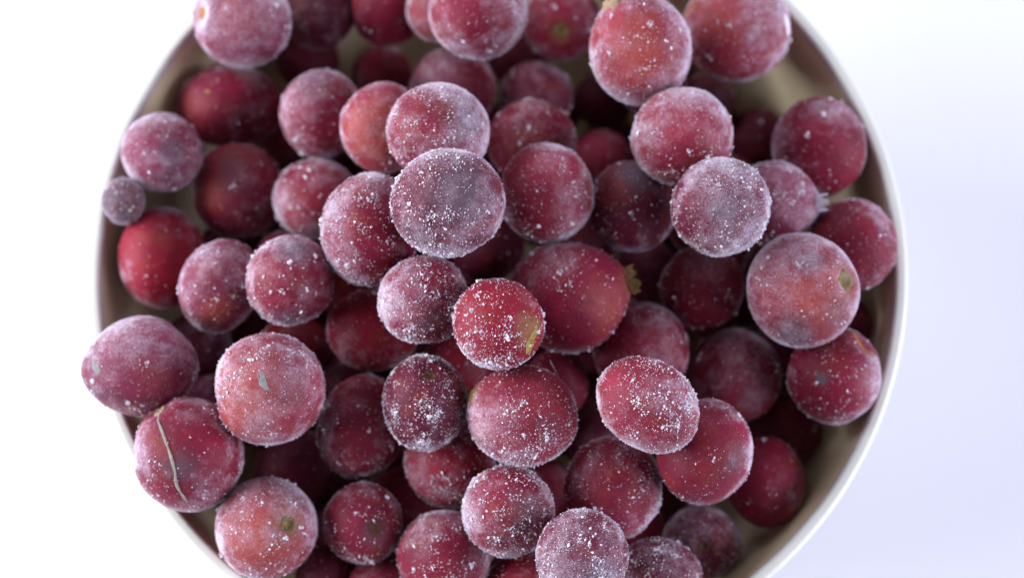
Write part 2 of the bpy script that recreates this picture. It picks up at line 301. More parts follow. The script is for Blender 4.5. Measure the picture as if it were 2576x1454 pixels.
((-39.67, -13.79, 46.99), (6.83, 5.92), 0, 'red', 0.15, 30, 0, (-0.3, -0.2), [(-0.75, -0.55, 'spot')], [], 'shadowed red berry peeping out above the grey-scabbed flat-sided berry'),
((-25.64, -31.2, 58.49), (7.97, 9.71), -15, 'crimson', 0.3, 210, 500, (0, 0.4), [], [(-0.7, 0, 0.4, 'w', 0.4), (0, 0.2, 0.5, 'b', 0.4)], 'tilted oval crimson berry left of the dark sugar-speckled berry'),
((-13.45, -29.18, 72.92), (7.43, 8.34), 0, 'dark', 0.2, 1100, 1300, (0, 0), [(0.18, -0.65, 'rusty')], [(-0.3, -0.2, 0.5, 'b', 0.5), (0, 0.9, 0.4, 'w', 0.6), (-0.75, 0.1, 0.35, 'w', 0.4)], 'small dark berry thickly speckled with white frost crystals and a rusty tip'),
((3.83, -31.97, 75.3), (9.5, 8.81), -10, 'rosy', 0.36, 750, 3200, (0, 0.7), [(-0.95, -0.42, 'yellow')], [(0, -0.8, 0.4, 'b', 0.9), (-0.6, 0.2, 0.5, 'w', 0.3), (0, 0.8, 0.5, 'w', 0.35), (0.45, 0.1, 0.3, 'd', 0.3)], 'big rosy berry with frosted lower half, below the yellow-scarred bright red berry'),
((24.92, -31.2, 82.49), (9.22, 7.54), -34, 'rosy', 0.36, 850, 1700, (0.5, 0.1), [], [(-0.6, -0.3, 0.4, 'b', 0.5), (0.5, -0.3, 0.5, 'w', 0.4), (0, 0.2, 0.4, 'w', 0.25)], 'oval heavily frosted pink berry tilted to the right, right of centre'),
((-8.67, -19.74, 54.57), (6.65, 6.65), 0, 'red', 0.15, 40, 100, (0, 0), [], [], 'shadowed red berry behind the small dark crystal-speckled berry'),
((10.21, -21.99, 52.55), (5.94, 6.53), 0, 'crimson', 0.1, 20, 0, (0, 0), [], [], 'dark berry in the gap behind the big rosy half-frosted berry'),
((35.54, -37.86, 72.0), (8.38, 9.28), -10, 'crimson', 0.32, 60, 300, (0.3, 0.3), [], [(0.75, 0.1, 0.45, 'w', 0.6), (0.55, 0, 0.25, 'g', 0.5), (-0.2, -0.3, 0.5, 'b', 0.4)], 'dark crimson berry with lavender right edge, below right of the oval heavily frosted one'),
((54.0, -28.74, 40.85), (7.26, 7.26), 0, 'dark', 0.04, 5, 0, (0, 0), [], [], 'nearly black berry deep between the dusky dark berry and the lower right wall'),
((48.99, -39.99, 49.61), (7.24, 8.58), 0, 'crimson', 0.14, 20, 0, (0, 0), [], [], 'smooth shaded crimson berry against the lower right wall'),
((19.76, -43.13, 64.42), (8.75, 9.25), 10, 'crimson', 0.28, 330, 700, (0.3, 0.2), [], [(0.75, 0.5, 0.35, 'w', 0.6), (-0.1, 0, 0.5, 'b', 0.5)], 'crimson berry with crystal clusters, just below the big rosy half-frosted berry, to its right'),
((-9.43, -38.03, 60.45), (8.25, 8.1), 0, 'red', 0.26, 220, 500, (0, 0.4), [], [(0, 0.4, 0.4, 'w', 0.3)], 'red berry with a frosty lower patch, below the small dark crystal-speckled berry'),
((1.14, -47.86, 71.19), (8.06, 7.92), 0, 'crimson', 0.36, 850, 2400, (0.1, -0.1), [], [(-0.85, 0.1, 0.35, 'w', 0.8), (0.4, -0.1, 0.4, 'g', 0.5), (-0.1, 0, 0.4, 'b', 0.4)], 'round crimson berry with white left edge, left above the silvery bottom berry'),
((13.81, -55.97, 78.34), (7.83, 7.83), 0, 'dark', 0.5, 750, 3400, (-0.2, 0.2), [], [(0.5, 0.4, 0.5, 'g', 0.6), (-0.2, -0.3, 0.35, 'b', 0.5), (-0.5, -0.5, 0.5, 'w', 0.6), (0.6, -0.4, 0.4, 'w', 0.4)], 'silvery mauve frosted berry at the bottom edge right of centre'),
((-41.5, -50.1, 64.39), (9.13, 8.99), 0, 'rosy', 0.46, 220, 500, (-0.1, 0.4), [(0.54, -0.18, 'olive')], [(0, 0.1, 0.9, 'o', 0.8), (-0.8, 0.2, 0.4, 'w', 0.5), (0.6, -0.3, 0.35, 'y', 0.4)], 'pinkish orange berry with an olive green eye at the lower left'),
((-24.59, -48.89, 61.0), (7.39, 7.39), 0, 'crimson', 0.3, 130, 200, (0, 0.3), [(0.36, 0, 'dark')], [(0.4, 0.2, 0.35, 'g', 0.4)], 'dusky crimson berry with a dark brown eye, right of the olive-eyed berry'),
((-10.07, -54.93, 62.35), (8.45, 8.24), 0, 'crimson', 0.36, 230, 600, (-0.2, 0.1), [], [(-0.5, -0.3, 0.5, 'w', 0.45), (0.2, -0.3, 0.4, 'b', 0.4)], 'rosy crimson berry at the bottom edge, left below the white-edged round crimson berry'),
((-39.43, -35.97, 40.44), (7.99, 7.23), 0, 'dark', 0.06, 10, 0, (0, 0), [], [], 'dark berry in the shadow under the grey-scabbed flat-sided berry'),
((37.02, -51.12, 48.35), (7.36, 7.07), 0, 'dark', 0.3, 110, 100, (0.2, 0.5), [(-0.05, -0.05, 'dark')], [], 'dim purple berry with a brownish eye, near the bottom right wall'),
((27.68, -58.56, 62.31), (7.73, 7.02), 0, 'dark', 0.36, 480, 900, (0, 0), [], [(0, -0.7, 0.5, 'w', 0.4)], 'dark mauve berry cut by the bottom edge, right of the silvery bottom berry'),
((4.16, -60.36, 60.29), (6.7, 6.35), 0, 'red', 0.2, 80, 200, (0, 0), [], [], 'bright crimson berry cut by the bottom edge, left of the silvery bottom berry'),
((-21.55, -60.4, 56.0), (6.29, 6.15), 0, 'crimson', 0.2, 40, 0, (0, 0), [], [], 'blurred crimson berry cut by the bottom edge below the dark-eyed one'),
((-32.03, -57.61, 52.04), (5.8, 5.94), 0, 'dark', 0.1, 10, 0, (0, 0), [], [], 'dark berry at the bottom edge between the olive-eyed and the dark-eyed berries'),
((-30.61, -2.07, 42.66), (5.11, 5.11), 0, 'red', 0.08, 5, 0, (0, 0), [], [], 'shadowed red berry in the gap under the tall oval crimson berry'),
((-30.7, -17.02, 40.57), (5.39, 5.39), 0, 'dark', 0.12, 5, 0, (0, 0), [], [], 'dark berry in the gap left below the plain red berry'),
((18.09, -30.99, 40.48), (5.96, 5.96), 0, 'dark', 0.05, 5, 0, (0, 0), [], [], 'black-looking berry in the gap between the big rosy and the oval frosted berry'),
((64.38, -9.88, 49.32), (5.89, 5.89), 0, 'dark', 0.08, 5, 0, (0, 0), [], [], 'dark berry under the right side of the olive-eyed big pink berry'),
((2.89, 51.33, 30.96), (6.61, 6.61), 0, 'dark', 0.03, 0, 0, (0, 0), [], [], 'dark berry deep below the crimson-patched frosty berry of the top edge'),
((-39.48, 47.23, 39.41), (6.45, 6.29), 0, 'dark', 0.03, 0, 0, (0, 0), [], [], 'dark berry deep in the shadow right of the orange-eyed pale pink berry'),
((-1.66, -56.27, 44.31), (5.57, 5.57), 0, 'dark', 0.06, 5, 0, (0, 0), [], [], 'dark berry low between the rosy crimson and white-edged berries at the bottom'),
]
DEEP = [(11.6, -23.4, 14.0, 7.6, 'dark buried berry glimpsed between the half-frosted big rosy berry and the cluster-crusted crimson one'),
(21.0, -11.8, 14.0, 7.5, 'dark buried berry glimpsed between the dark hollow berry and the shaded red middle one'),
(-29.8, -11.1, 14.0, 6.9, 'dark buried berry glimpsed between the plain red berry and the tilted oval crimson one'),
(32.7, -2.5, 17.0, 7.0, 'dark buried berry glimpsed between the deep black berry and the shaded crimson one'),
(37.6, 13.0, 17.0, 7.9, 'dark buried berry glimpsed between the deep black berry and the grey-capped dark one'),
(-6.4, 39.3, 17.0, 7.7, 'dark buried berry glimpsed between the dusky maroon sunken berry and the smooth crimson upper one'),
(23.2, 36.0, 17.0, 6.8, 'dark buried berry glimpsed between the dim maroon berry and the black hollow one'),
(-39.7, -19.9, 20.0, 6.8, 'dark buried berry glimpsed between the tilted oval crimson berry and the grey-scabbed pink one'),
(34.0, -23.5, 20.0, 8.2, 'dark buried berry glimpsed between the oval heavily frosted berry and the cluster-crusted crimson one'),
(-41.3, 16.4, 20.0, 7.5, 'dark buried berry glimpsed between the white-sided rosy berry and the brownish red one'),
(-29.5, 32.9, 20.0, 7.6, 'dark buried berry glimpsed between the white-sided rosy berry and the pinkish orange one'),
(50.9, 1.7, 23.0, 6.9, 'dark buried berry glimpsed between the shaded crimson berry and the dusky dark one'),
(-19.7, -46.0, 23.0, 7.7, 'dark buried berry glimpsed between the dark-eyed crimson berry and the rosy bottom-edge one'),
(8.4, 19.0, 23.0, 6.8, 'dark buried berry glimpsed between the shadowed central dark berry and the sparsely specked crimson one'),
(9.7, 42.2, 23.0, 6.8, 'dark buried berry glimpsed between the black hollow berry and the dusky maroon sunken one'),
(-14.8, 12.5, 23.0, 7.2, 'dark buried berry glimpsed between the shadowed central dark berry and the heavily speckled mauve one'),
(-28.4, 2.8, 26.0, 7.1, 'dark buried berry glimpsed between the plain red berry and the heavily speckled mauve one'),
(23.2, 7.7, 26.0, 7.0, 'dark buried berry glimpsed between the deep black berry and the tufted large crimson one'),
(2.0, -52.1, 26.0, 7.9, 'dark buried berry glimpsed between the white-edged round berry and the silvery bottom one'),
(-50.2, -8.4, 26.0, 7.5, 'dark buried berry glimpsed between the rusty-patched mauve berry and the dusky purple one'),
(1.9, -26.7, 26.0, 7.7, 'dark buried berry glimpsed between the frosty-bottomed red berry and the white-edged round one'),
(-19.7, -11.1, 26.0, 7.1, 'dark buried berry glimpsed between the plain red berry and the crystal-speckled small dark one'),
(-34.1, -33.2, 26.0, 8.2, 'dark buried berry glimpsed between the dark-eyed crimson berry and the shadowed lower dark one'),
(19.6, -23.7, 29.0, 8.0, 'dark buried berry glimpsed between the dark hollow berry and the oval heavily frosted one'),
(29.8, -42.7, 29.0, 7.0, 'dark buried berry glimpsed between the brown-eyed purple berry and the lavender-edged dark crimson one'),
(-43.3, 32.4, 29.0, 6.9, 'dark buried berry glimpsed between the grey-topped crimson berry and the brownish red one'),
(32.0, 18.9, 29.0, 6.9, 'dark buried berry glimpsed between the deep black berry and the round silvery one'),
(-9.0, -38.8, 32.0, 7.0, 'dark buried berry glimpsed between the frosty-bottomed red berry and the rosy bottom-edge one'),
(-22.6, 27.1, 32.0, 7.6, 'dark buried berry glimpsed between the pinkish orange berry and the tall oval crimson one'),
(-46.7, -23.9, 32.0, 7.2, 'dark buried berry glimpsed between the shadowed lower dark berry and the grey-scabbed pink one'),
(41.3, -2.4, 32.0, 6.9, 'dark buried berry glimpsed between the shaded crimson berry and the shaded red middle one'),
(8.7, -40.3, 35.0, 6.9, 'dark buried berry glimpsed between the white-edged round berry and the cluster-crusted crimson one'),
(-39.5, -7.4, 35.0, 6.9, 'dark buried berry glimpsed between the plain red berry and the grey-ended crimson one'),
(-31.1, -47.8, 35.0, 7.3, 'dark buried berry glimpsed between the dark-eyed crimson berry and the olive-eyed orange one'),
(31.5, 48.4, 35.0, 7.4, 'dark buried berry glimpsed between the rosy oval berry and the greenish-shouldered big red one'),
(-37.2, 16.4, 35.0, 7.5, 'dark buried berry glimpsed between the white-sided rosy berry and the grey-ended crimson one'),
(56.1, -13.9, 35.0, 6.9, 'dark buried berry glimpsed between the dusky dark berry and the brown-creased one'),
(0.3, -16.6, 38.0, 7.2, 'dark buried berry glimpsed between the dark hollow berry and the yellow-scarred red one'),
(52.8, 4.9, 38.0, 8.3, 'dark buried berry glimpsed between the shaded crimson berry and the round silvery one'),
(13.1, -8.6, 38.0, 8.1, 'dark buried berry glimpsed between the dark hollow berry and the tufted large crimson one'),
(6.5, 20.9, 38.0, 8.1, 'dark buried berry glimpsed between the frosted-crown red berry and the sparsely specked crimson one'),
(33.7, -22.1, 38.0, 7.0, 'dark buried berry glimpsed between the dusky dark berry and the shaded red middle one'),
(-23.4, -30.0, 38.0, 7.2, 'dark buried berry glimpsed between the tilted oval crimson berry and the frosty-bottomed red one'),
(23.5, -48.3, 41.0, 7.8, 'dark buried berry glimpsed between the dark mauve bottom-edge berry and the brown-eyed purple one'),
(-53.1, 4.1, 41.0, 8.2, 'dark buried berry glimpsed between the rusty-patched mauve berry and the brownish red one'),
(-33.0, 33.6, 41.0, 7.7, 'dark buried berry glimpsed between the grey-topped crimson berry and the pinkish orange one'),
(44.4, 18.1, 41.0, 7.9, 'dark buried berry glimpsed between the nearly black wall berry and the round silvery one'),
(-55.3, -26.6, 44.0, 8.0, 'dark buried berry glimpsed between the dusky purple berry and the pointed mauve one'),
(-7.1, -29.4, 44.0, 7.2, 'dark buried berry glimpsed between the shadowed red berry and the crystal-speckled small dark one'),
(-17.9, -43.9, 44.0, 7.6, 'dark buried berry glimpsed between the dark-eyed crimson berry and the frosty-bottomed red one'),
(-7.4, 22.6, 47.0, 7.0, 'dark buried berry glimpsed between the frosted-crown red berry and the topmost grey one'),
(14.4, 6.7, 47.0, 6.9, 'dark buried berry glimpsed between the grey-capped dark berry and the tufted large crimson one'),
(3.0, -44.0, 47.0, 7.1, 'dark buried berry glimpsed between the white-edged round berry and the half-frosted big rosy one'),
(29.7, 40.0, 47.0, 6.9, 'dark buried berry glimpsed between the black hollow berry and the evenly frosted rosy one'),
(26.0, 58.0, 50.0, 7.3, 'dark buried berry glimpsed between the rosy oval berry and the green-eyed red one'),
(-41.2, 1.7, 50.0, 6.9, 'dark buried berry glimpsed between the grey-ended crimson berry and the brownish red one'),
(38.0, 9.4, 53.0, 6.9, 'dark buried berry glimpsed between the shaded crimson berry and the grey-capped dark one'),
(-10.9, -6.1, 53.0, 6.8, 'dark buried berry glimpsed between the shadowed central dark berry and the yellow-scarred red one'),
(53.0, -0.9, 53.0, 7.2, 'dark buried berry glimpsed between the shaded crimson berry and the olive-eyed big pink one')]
FIBRE = [(0.01016, -0.02561, 0.07683), (0.00958, -0.02487, 0.07804), (0.0091, -0.02406, 0.07855), (0.00868, -0.02336, 0.07892), (0.00841, -0.02276, 0.07907)]

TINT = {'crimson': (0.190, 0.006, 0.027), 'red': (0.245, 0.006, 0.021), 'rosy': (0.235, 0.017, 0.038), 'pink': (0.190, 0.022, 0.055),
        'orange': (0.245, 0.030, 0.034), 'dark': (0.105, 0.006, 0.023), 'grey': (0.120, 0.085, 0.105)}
PATCH = {'o': (0.36, 0.065, 0.045), 'y': (0.25, 0.120, 0.040), 'g': (0.110, 0.090, 0.112), 'd': (0.065, 0.009, 0.022)}
ROT = Matrix(((1, 0, 0), (0, math.cos(TILT), -math.sin(TILT)), (0, math.sin(TILT), math.cos(TILT)))).to_4x4()

def unit(dx, dy):
    r = math.hypot(dx, dy)
    if r > 0.985: dx, dy, r = dx * .985 / r, dy * .985 / r, .985
    return np.array([dx, -dy, math.sqrt(1 - r * r)])
class Wob:                                          # smooth random field on the sphere
    def __init__(s, rng, n, k):
        s.K = rng.normal(size=(n, 3)) * k; s.p = rng.uniform(0, 6.28, n)
    def __call__(s, D): return np.cos(D @ s.K.T + s.p).mean(1) * math.sqrt(2 * len(s.p)) * 0.5
def bump01(D, c, rad):
    d = np.arccos(np.clip(D @ c, -1, 1)); t = np.clip(1.25 - d / rad * 0.9, 0, 1)
    return t * t * (3 - 2 * t)
class Berry:
    def __init__(s, i, rx, ry, rot, cal):
        s.rng = np.random.default_rng(100 + i)
        s.ax = np.array([rx, ry, (rx + ry) * .49]) ; s.rot = math.radians(rot)
        s.w1 = Wob(s.rng, 6, 1.6); s.w2 = Wob(s.rng, 8, 4.0)
        s.dims = []
        for dx, dy, t in cal:
            if t in ('orange', 'green', 'bigeye', 'olive', 'dark', 'rusty'): s.dims.append((unit(dx, dy), .10, .20, .025))
            elif t in ('split', 'crease', 'cup'): s.dims.append((unit(dx, dy), .09, .24, .03))
            elif t in ('tuft', 'stub', 'yellow'): s.dims.append((unit(dx, dy), -.12 if t == 'tuft' else -.06, .42, 0))
            elif t == 'tip': s.dims.append((unit(dx, dy), -.12, .5, 0))
            elif t == 'flatside': s.dims.append((unit(dx, dy), .09, .55, 0))
            elif t == 'flap': s.dims.append((unit(dx, dy), -.05, .4, 0))
        s.dents = []
        for k in range(int(s.rng.integers(1, 5))):
            q = s.rng.normal(size=3); q /= np.linalg.norm(q)
            s.dents.append((q, s.rng.uniform(.012, .040), s.rng.uniform(.16, .42)))
        s.flat = s.rng.normal(size=3); s.flat /= np.linalg.norm(s.flat)
    def surf(s, D):
        h = 1 + .020 * s.w1(D) + .013 * s.w2(D)
        for c, dep, wd in s.dents: h -= dep * np.exp(-(np.arccos(np.clip(D @ c, -1, 1)) / wd) ** 2)
        h -= .04 * np.clip((D @ s.flat - .6) / .4, 0, 1) ** 2
        for c, dep, wd, rg in s.dims:
            a = np.arccos(np.clip(D @ c, -1, 1))
            h += -dep * np.exp(-(a / wd) ** 2) + rg * np.exp(-((a - wd * 1.7) / (wd * .6)) ** 2)
        # axes turned in the image plane
        c, n = math.cos(s.rot), math.sin(s.rot)
        P = D * h[:, None]
        X = P[:, 0] * c + P[:, 1] * n; Y = -P[:, 0] * n + P[:, 1] * c
        X = X * s.ax[0]; Y = Y * s.ax[1]
        return np.stack([X * c - Y * n, X * n + Y * c, P[:, 2] * s.ax[2]], 1) * .001
def attrs(me, D, b, colour, frost, pats, cal=()):
    rng = b.rng
    base = np.array(TINT[colour]); w = Wob(rng, 10, 2.2); w2 = Wob(rng, 14, 5.0)
    col = base[None] * (1 + .18 * w(D) + .10 * w2(D))[:, None]
    col = np.clip(col, .004, .8)
    fr = frost * .80 - .02 + .22 * Wob(rng, 10, 1.8)(D) + .14 * Wob(rng, 16, 4.5)(D)
    for dx, dy, rad, k, st in pats:
        Dw = D + .10 * np.stack([Wob(rng, 8, 4.)(D) for _ in range(3)], 1)
        Dw /= np.linalg.norm(Dw, axis=1)[:, None]
        m = bump01(Dw, unit(dx, dy), rad * 1.1) * st
        if k in PATCH:
            col = col * (1 - m[:, None]) + np.array(PATCH[k])[None] * m[:, None]
            if k == 'g': fr = fr + .02 * m
            if k == 'o': fr = fr - .12 * m
        elif k == 'b': fr = fr - .45 * m
        elif k == 'w': fr = fr + .50 * m
    for dx, dy, t in cal:
        if t in ('orange', 'green', 'bigeye', 'olive', 'dark', 'tuft', 'yellow', 'stub'):
            m = bump01(D, unit(dx, dy), .30) * .75
            col = col * (1 - m[:, None]) + np.array((.27, .085, .028) if t != 'dark' else (.09, .02, .02))[None] * m[:, None]
            if t == 'orange': fr = fr + .3 * bump01(D, unit(dx, dy), .45)
            else: fr = fr - .15 * m
    fr = np.clip(fr, 0, 1.1)
    a = me.attributes.new('tint', 'FLOAT_COLOR', 'POINT')
    a.data.foreach_set('color', np.concatenate([col, np.ones((len(col), 1))], 1).astype(np.float32).ravel())
    a = me.attributes.new('frost', 'FLOAT', 'POINT'); a.data.foreach_set('value', fr.astype(np.float32))
def sphere_pts(rng, n):
    D = rng.normal(size=(n, 3)); return D / np.linalg.norm(D, axis=1)[:, None]
def density(D, b, gd, pats, cal, cl):
    w = .22 + 1.6 * np.clip(cl(D) + .08, 0, 2) ** 1.15
    g = np.array([gd[0], -gd[1], 0.0])
    w = w * np.clip(1 + 1.5 * (D @ g), .12, 3)
    for dx, dy, rad, k, st in pats:
        m = bump01(D, unit(dx, dy), rad)
        if k == 'b': w = w * (1 - .55 * m * st)
        if k == 'w': w = w * (1 + .9 * m * st)
        if k == 'y': w = w * (1 - .6 * m)
    for dx, dy, t in cal:
        if t not in ('strand', 'tip', 'flatside'): w = w * (1 - .8 * bump01(D, unit(dx, dy), .28))
    return w
def pick(rng, D, w, n):
    keep = rng.uniform(size=len(D)) < w / 2.2
    return D[keep][:n]
def grains(b, n, gd, pats, cal):
    rng = b.rng; cl = Wob(rng, 20, 7.0)
    n0 = int(n * 3.6)
    D = sphere_pts(rng, n0 * 12); D = pick(rng, D, density(D, b, gd, pats, cal, cl), n0)
    # clumps of crystals sitting together
    nk = max(2, n0 // 40)
    parts = [D]; sz = [np.exp(rng.normal(-2.62, .48, len(D)))]
    for c in D[rng.integers(0, len(D), nk)]:
        k = rng.integers(4, 14); q = c + rng.normal(size=(k, 3)) * rng.uniform(.02, .085) * np.array([1, 1, 1]); parts.append(q / np.linalg.norm(q, axis=1)[:, None])
        sz.append(np.exp(rng.normal(-2.18, .45, k)))
    if n >= 60:
        for c in D[rng.integers(0, len(D), rng.integers(1, 5))]:
            k = rng.integers(5, 13); q = c + rng.normal(size=(k, 3)) * rng.uniform(.012, .028); parts.append(q / np.linalg.norm(q, axis=1)[:, None])
            sz.append(np.exp(rng.normal(-1.55, .3, k)))
    D = np.concatenate(parts); S = np.clip(np.concatenate(sz), .03, .34) * .001
    m = len(D)
    P = b.surf(D)
    Nn = D
    # flat-ish broken flakes: stretched octahedra, each corner pushed about, turned at random
    G = OCT[None] * rng.uniform(.55, 1.35, (m, 6, 1)) + rng.normal(size=(m, 6, 3)) * .22
    G[:, :, 2] *= rng.uniform(.5, 1.2, (m, 1)); G[:, :, 0] *= rng.uniform(.7, 1.5, (m, 1))
    q = rng.normal(size=(m, 4)); q /= np.linalg.norm(q, axis=1)[:, None]
    a, x, y, z = q.T
    R = np.stack([np.stack([1 - 2 * (y * y + z * z), 2 * (x * y - a * z), 2 * (x * z + a * y)], 1),
                  np.stack([2 * (x * y + a * z), 1 - 2 * (x * x + z * z), 2 * (y * z - a * x)], 1),
                  np.stack([2 * (x * z - a * y), 2 * (y * z + a * x), 1 - 2 * (x * x + y * y)], 1)], 1)
    G = np.einsum('mij,mkj->mki', R, G) * S[:, None, None]
    V = (P + Nn * (S * .45)[:, None])[:, None] + G
    F = OCTF[None] + (np.arange(m) * 6)[:, None, None]
    return V.reshape(-1, 3), F.reshape(-1, 3)
def needles(b, n, gd, pats, cal):
    rng = b.rng; cl = Wob(rng, 20, 5.0)
    D = sphere_pts(rng, n * 4)
    w = np.clip(density(D, b, (gd[0] * .6, gd[1] * .6), pats, cal, cl), .25, 2.2)
    D = pick(rng, D, w, n); m = len(D)
    P = b.surf(D); T = D + rng.normal(size=(m, 3)) * .55; T /= np.linalg.norm(T, axis=1)[:, None]
    L = np.exp(rng.normal(-1.95, .40, m)) * .001; Wd = L * rng.uniform(.22, .4, m)
    U = np.cross(T, rng.normal(size=(m, 3))); U /= np.linalg.norm(U, axis=1)[:, None]; Q = np.cross(T, U)
    V = np.stack([P + U * Wd[:, None], P - U * (.5 * Wd)[:, None] + Q * (.87 * Wd)[:, None], P - U * (.5 * Wd)[:, None] - Q * (.87 * Wd)[:, None], P + T * L[:, None]], 1)
    F = np.array([(0, 1, 3), (1, 2, 3), (2, 0, 3)])[None] + (np.arange(m) * 4)[:, None, None]
    return V.reshape(-1, 3), F.reshape(-1, 3)

# --- small features on the skin, built in the berry's own frame ---
def frame(d):
    d = Vector(d).normalized()
    u = d.cross(Vector((0, 1, 0)) if abs(d.y) < .9 else Vector((1, 0, 0))).normalized()
    return u, d.cross(u).normalized(), d
def cup(b, dx, dy, r, h, depth, m, name, petals=5, rough=.25):
    """a ragged dried ring round a sunken scar, following the skin"""
    rng = b.rng; d = unit(dx, dy); u, v, n = frame(d); u, v, n = np.array(u), np.array(v), np.array(n)
    seg = 30; rings = [(.03, .03), (.45, .03), (.72, .06), (.95, h), (1.12, h * .6), (1.3, -.03)]
    ph = rng.uniform(0, 6.28); V = []; F = []
    wob = 1 + rough * .5 * np.cos(petals * np.linspace(0, 2 * math.pi, seg, endpoint=False) + ph) + rng.normal(size=seg) * rough * .3
    for ri, (rr, hh) in enumerate(rings):
        for k in range(seg):
            a = 2 * math.pi * k / seg; q = r * rr * (wob[k] if ri >= 2 else 1)
            D = n + u * q * math.cos(a) + v * q * math.sin(a); D = D / np.linalg.norm(D)
            p = b.surf(D[None])[0]
            V.append(p + D * (hh * (wob[k] if ri == 3 else 1)) * r * b.ax[0] * .001)
    for ri in range(len(rings) - 1):
        for k in range(seg):
            j = (k + 1) % seg
            F.append((ri * seg + k, (ri) * seg + j, (ri + 1) * seg + j, (ri + 1) * seg + k))
    return mesh_from(name, V, F, m)
def blob_on(b, dx, dy, r, asp, ang, h, m, name, rag=.25):
    """a thin irregular scab or crease lying on the skin"""
    rng = b.rng; d = unit(dx, dy); u, v, n = frame(d); u, v, n = np.array(u), np.array(v), np.array(n)
    # frame aligned to the image: u2 = image right tangent
    ir = np.array([1., 0, 0]); ir = ir - n * (ir @ n); ir /= np.linalg.norm(ir); iu = np.cross(n, ir)
    c, s_ = math.cos(math.radians(-ang)), math.sin(math.radians(-ang))
    e1 = ir * c + iu * s_; e2 = -ir * s_ + iu * c
    seg = 32; rings = [(.02, 1.0), (.4, .95), (.75, .75), (.95, .35), (1.04, -.4)]
    t = np.linspace(0, 2 * math.pi, seg, endpoint=False)
    wob = 1 + rag * (np.cos(2 * t + rng.uniform(0, 6)) * .5 + np.cos(3 * t + rng.uniform(0, 6)) * .5 + np.cos(7 * t + rng.uniform(0, 6)) * .35)
    V = []; F = []
    for rr, hh in rings:
        for k in range(seg):
            q = r * rr * wob[k]
            D = n + e1 * q * math.cos(t[k]) + e2 * q * asp * math.sin(t[k]); D /= np.linalg.norm(D)
            V.append(b.surf(D[None])[0] + D * (hh * h * (1 + rng.normal() * .25)) * .001)
    for ri in range(len(rings) - 1):
        for k in range(seg):
            j = (k + 1) % seg; F.append((ri * seg + k, ri * seg + j, (ri + 1) * seg + j, (ri + 1) * seg + k))
    return mesh_from(name, V, F, m)
def tube(pts, rad, m, name, seg=6):
    V = []; F = []
    pts = [Vector(p) for p in pts]
    for i, p in enumerate(pts):
        t = (pts[min(i + 1, len(pts) - 1)] - pts[max(i - 1, 0)]).normalized(); u, v, _ = frame(t)
        for k in range(seg):
            a = 2 * math.pi * k / seg; V.append(p + (u * math.cos(a) + v * math.sin(a)) * rad[i])
    for i in range(len(pts) - 1):
        for k in range(seg):
            j = (k + 1) % seg; F.append((i * seg + k, i * seg + j, (i + 1) * seg + j, (i + 1) * seg + k))
    return mesh_from(name, V, F, m)
def sepals(b, dx, dy, n, length, m, name, spread=.9, base=.13, wide=1.0):
    """short dry calyx lobes standing round the berry's end"""
    rng = b.rng; d = unit(dx, dy); u, v, nn = frame(d); u, v, nn = np.array(u), np.array(v), np.array(nn)
    V = []; F = []
    o = b.surf(d[None])[0]; R = b.ax[0] * .001
    for k in range(n):
        a = 2 * math.pi * k / n + rng.uniform(-.25, .25); rad = u * math.cos(a) + v * math.sin(a); tan = -u * math.sin(a) + v * math.cos(a)
        L = length * R * rng.uniform(.7, 1.25); wd = L * rng.uniform(.5, .75) * wide
        s0 = len(V); tilt = spread * rng.uniform(.6, 1.1)
        for t in (0, .35, .7, 1.0):
            c = o + rad * R * (base + .2 * t * tilt * length * 4) + nn * (L * t - .0002)
            wt = wd * (1 - .8 * t ** 1.5)
            th = .00007
            bend = nn * .00012 * math.sin(3 * t)
            for sx, st in ((-1, -1), (1, -1), (1, 1), (-1, 1)): V.append(c + tan * sx * wt + rad * st * th + bend * sx)
        for q in range(3):
            a0 = s0 + q * 4
            for e in range(4): F.append((a0 + e, a0 + (e + 1) % 4, a0 + 4 + (e + 1) % 4, a0 + 4 + e))
        F.append((s0 + 12, s0 + 13, s0 + 14, s0 + 15))
    return mesh_from(name, V, F, m, False)

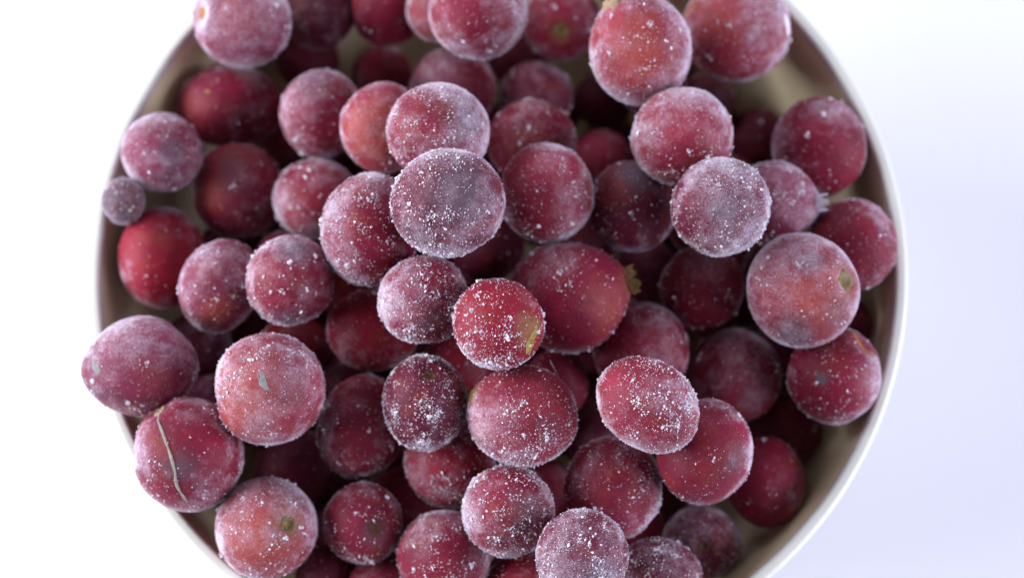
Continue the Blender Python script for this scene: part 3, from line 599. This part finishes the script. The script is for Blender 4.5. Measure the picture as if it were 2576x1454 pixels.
GROUP = 'frosted red berries heaped in the bowl'
for i, (loc, (rx, ry), rot, colour, frost, ng, nn, gd, cal, pats, label) in enumerate(BERRIES):
    b = Berry(i, rx, ry, rot, cal)
    c = Vector(loc) * .001; r = (rx + ry) * .0005
    root = empty('frozen_berry', c - Vector((0, 0, r)))
    tag(root, label, 'berry', GROUP)
    def part(name, me):
        o = ob(name, me, root); o.matrix_basis = Matrix.Translation((0, 0, r)) @ ROT
        return o
    me = mesh_from('skin', b.surf(ICO5), ICO5F, M_SKIN); attrs(me, ICO5, b, colour, frost, pats, cal)
    part('skin', me)
    nn = max(nn, int(2200 * (frost - .15))) if colour != 'grey' else 900
    ng = int(ng * 1.25 + 70 * frost) if ng < 450 else ng
    if ng >= 5:
        V, F = grains(b, ng, gd, pats, cal); part('frost_crystals', mesh_from('frost_crystals', V, F, M_ICE, False))['kind'] = 'stuff'
    if nn > 100:
        V, F = needles(b, nn, gd, pats, cal); part('rime_fuzz', mesh_from('rime_fuzz', V, F, M_RIME, False))['kind'] = 'stuff'
    for dx, dy, t in cal:
        if t == 'orange': part('stem_scar', cup(b, dx, dy, .12, .12, .1, M_ORANGE, 'stem_scar'))
        elif t in ('green', 'olive'): part('stem_scar', cup(b, dx, dy, .14, .22, .15, M_OLIVE, 'stem_scar', 4, .18))
        elif t == 'bigeye': part('stem_scar', cup(b, dx, dy, .16, .15, .25, M_OLIVE, 'stem_scar', 4, .25))
        elif t == 'dark': part('stem_scar', cup(b, dx, dy, .12, .2, .15, M_BROWN, 'stem_scar', 4, .2))
        elif t == 'rusty': part('stem_scar', cup(b, dx, dy, .13, .2, .1, M_BROWN, 'stem_scar', 3, .2))
        elif t == 'spot': part('stem_scar', blob_on(b, dx, dy, .055, .9, 20, .06, M_ORANGE, 'stem_scar'))
        elif t == 'greyspot': part('scab', blob_on(b, dx, dy, .17, .38, 62, .05, M_GREY, 'scab', .4))
        elif t == 'split':
            part('stem_scar', blob_on(b, dx, dy, .32, .5, -68, .18, M_YELLOW, 'stem_scar', .3))
        elif t == 'crease': part('crease', blob_on(b, dx, dy, .34, .22, 42, .06, M_ORANGE, 'crease', .3))
        elif t == 'cup': part('stem_scar', cup(b, dx, dy, .10, .45, .2, M_TAN, 'stem_scar', 4, .3))
        elif t == 'stub': part('stem_scar', cup(b, dx, dy, .20, .45, .1, M_TAN, 'stem_scar', 5, .3))
        elif t == 'yellow': part('stem_scar', blob_on(b, dx, dy, .2, .6, 70, .12, M_OLIVE, 'stem_scar', .3))
        elif t == 'tuft':
            part('calyx', sepals(b, dx, dy, 9, .12, M_TUFT, 'calyx', .1, .22, 1.35))
        elif t == 'flap':
            part('calyx', sepals(b, dx, dy, 4, .26, M_FLAP, 'calyx', .25, .16, 1.15))
        elif t == 'flake': part('frost_flake', blob_on(b, dx, dy, .2, .5, 70, .14, M_ICE, 'frost_flake', .2))
        elif t == 'strand':
            px = [(-.47, -.78), (-.40, -.62), (-.33, -.5), (-.26, -.36), (-.19, -.22), (-.13, -.08), (-.09, .06), (-.06, .2), (-.06, .32), (-.04, .44), (0, .55), (.05, .66), (.1, .75)]
            pts = []
            for k, (x, y) in enumerate(px):
                D = unit(x, y); pts.append(b.surf(D[None])[0] + D * (.00010 + .00005 * math.sin(k * 1.7)))
            part('dry_fibre', tube(pts, [.00018 + .00014 * math.sin(k * 2.1 + 1) ** 2 for k in range(len(px) - 1)] + [.00006], M_STRAW, 'dry_fibre'))

# --- berries one only glimpses in the gaps: a few shapes, copied ---
protos = []
for i in range(6):
    b = Berry(500 + i, 1000., 1000. * (1 + .04 * (i - 2)), 20 * i, [])
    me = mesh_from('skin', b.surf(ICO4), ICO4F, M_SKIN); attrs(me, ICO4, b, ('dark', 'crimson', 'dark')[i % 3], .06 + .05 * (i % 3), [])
    # object-space texture needs real-size meshes
    co = np.zeros(len(me.vertices) * 3, np.float32); me.vertices.foreach_get('co', co); me.vertices.foreach_set('co', co * .008); me.update()
    protos.append(me)
for i, (x, y, z, r, label) in enumerate(DEEP):
    root = empty('frozen_berry', (x * .001, y * .001, (z - r) * .001))
    tag(root, label, 'berry', 'buried berries under the heap')
    o = ob('skin', protos[i % 6], root)
    k = r / 8.0
    o.matrix_basis = Matrix.Translation((0, 0, r * .001)) @ Matrix.Rotation(i * 2.4, 4, Vector((math.sin(i), math.cos(i * 1.7), .5)).normalized()) @ Matrix.Scale(k, 4)

# a thin dry fibre caught on the big rosy berry
fib = empty('dry_fibre', FIBRE[0])
tag(fib, 'thin pale plant fibre sticking up behind the half-frosted big rosy berry', 'fibre')
ob('strand', tube([Vector(p) - Vector(FIBRE[0]) for p in FIBRE], [.00004, .00012, .00014, .00012, .00007], M_STRAW, 'strand'), fib)
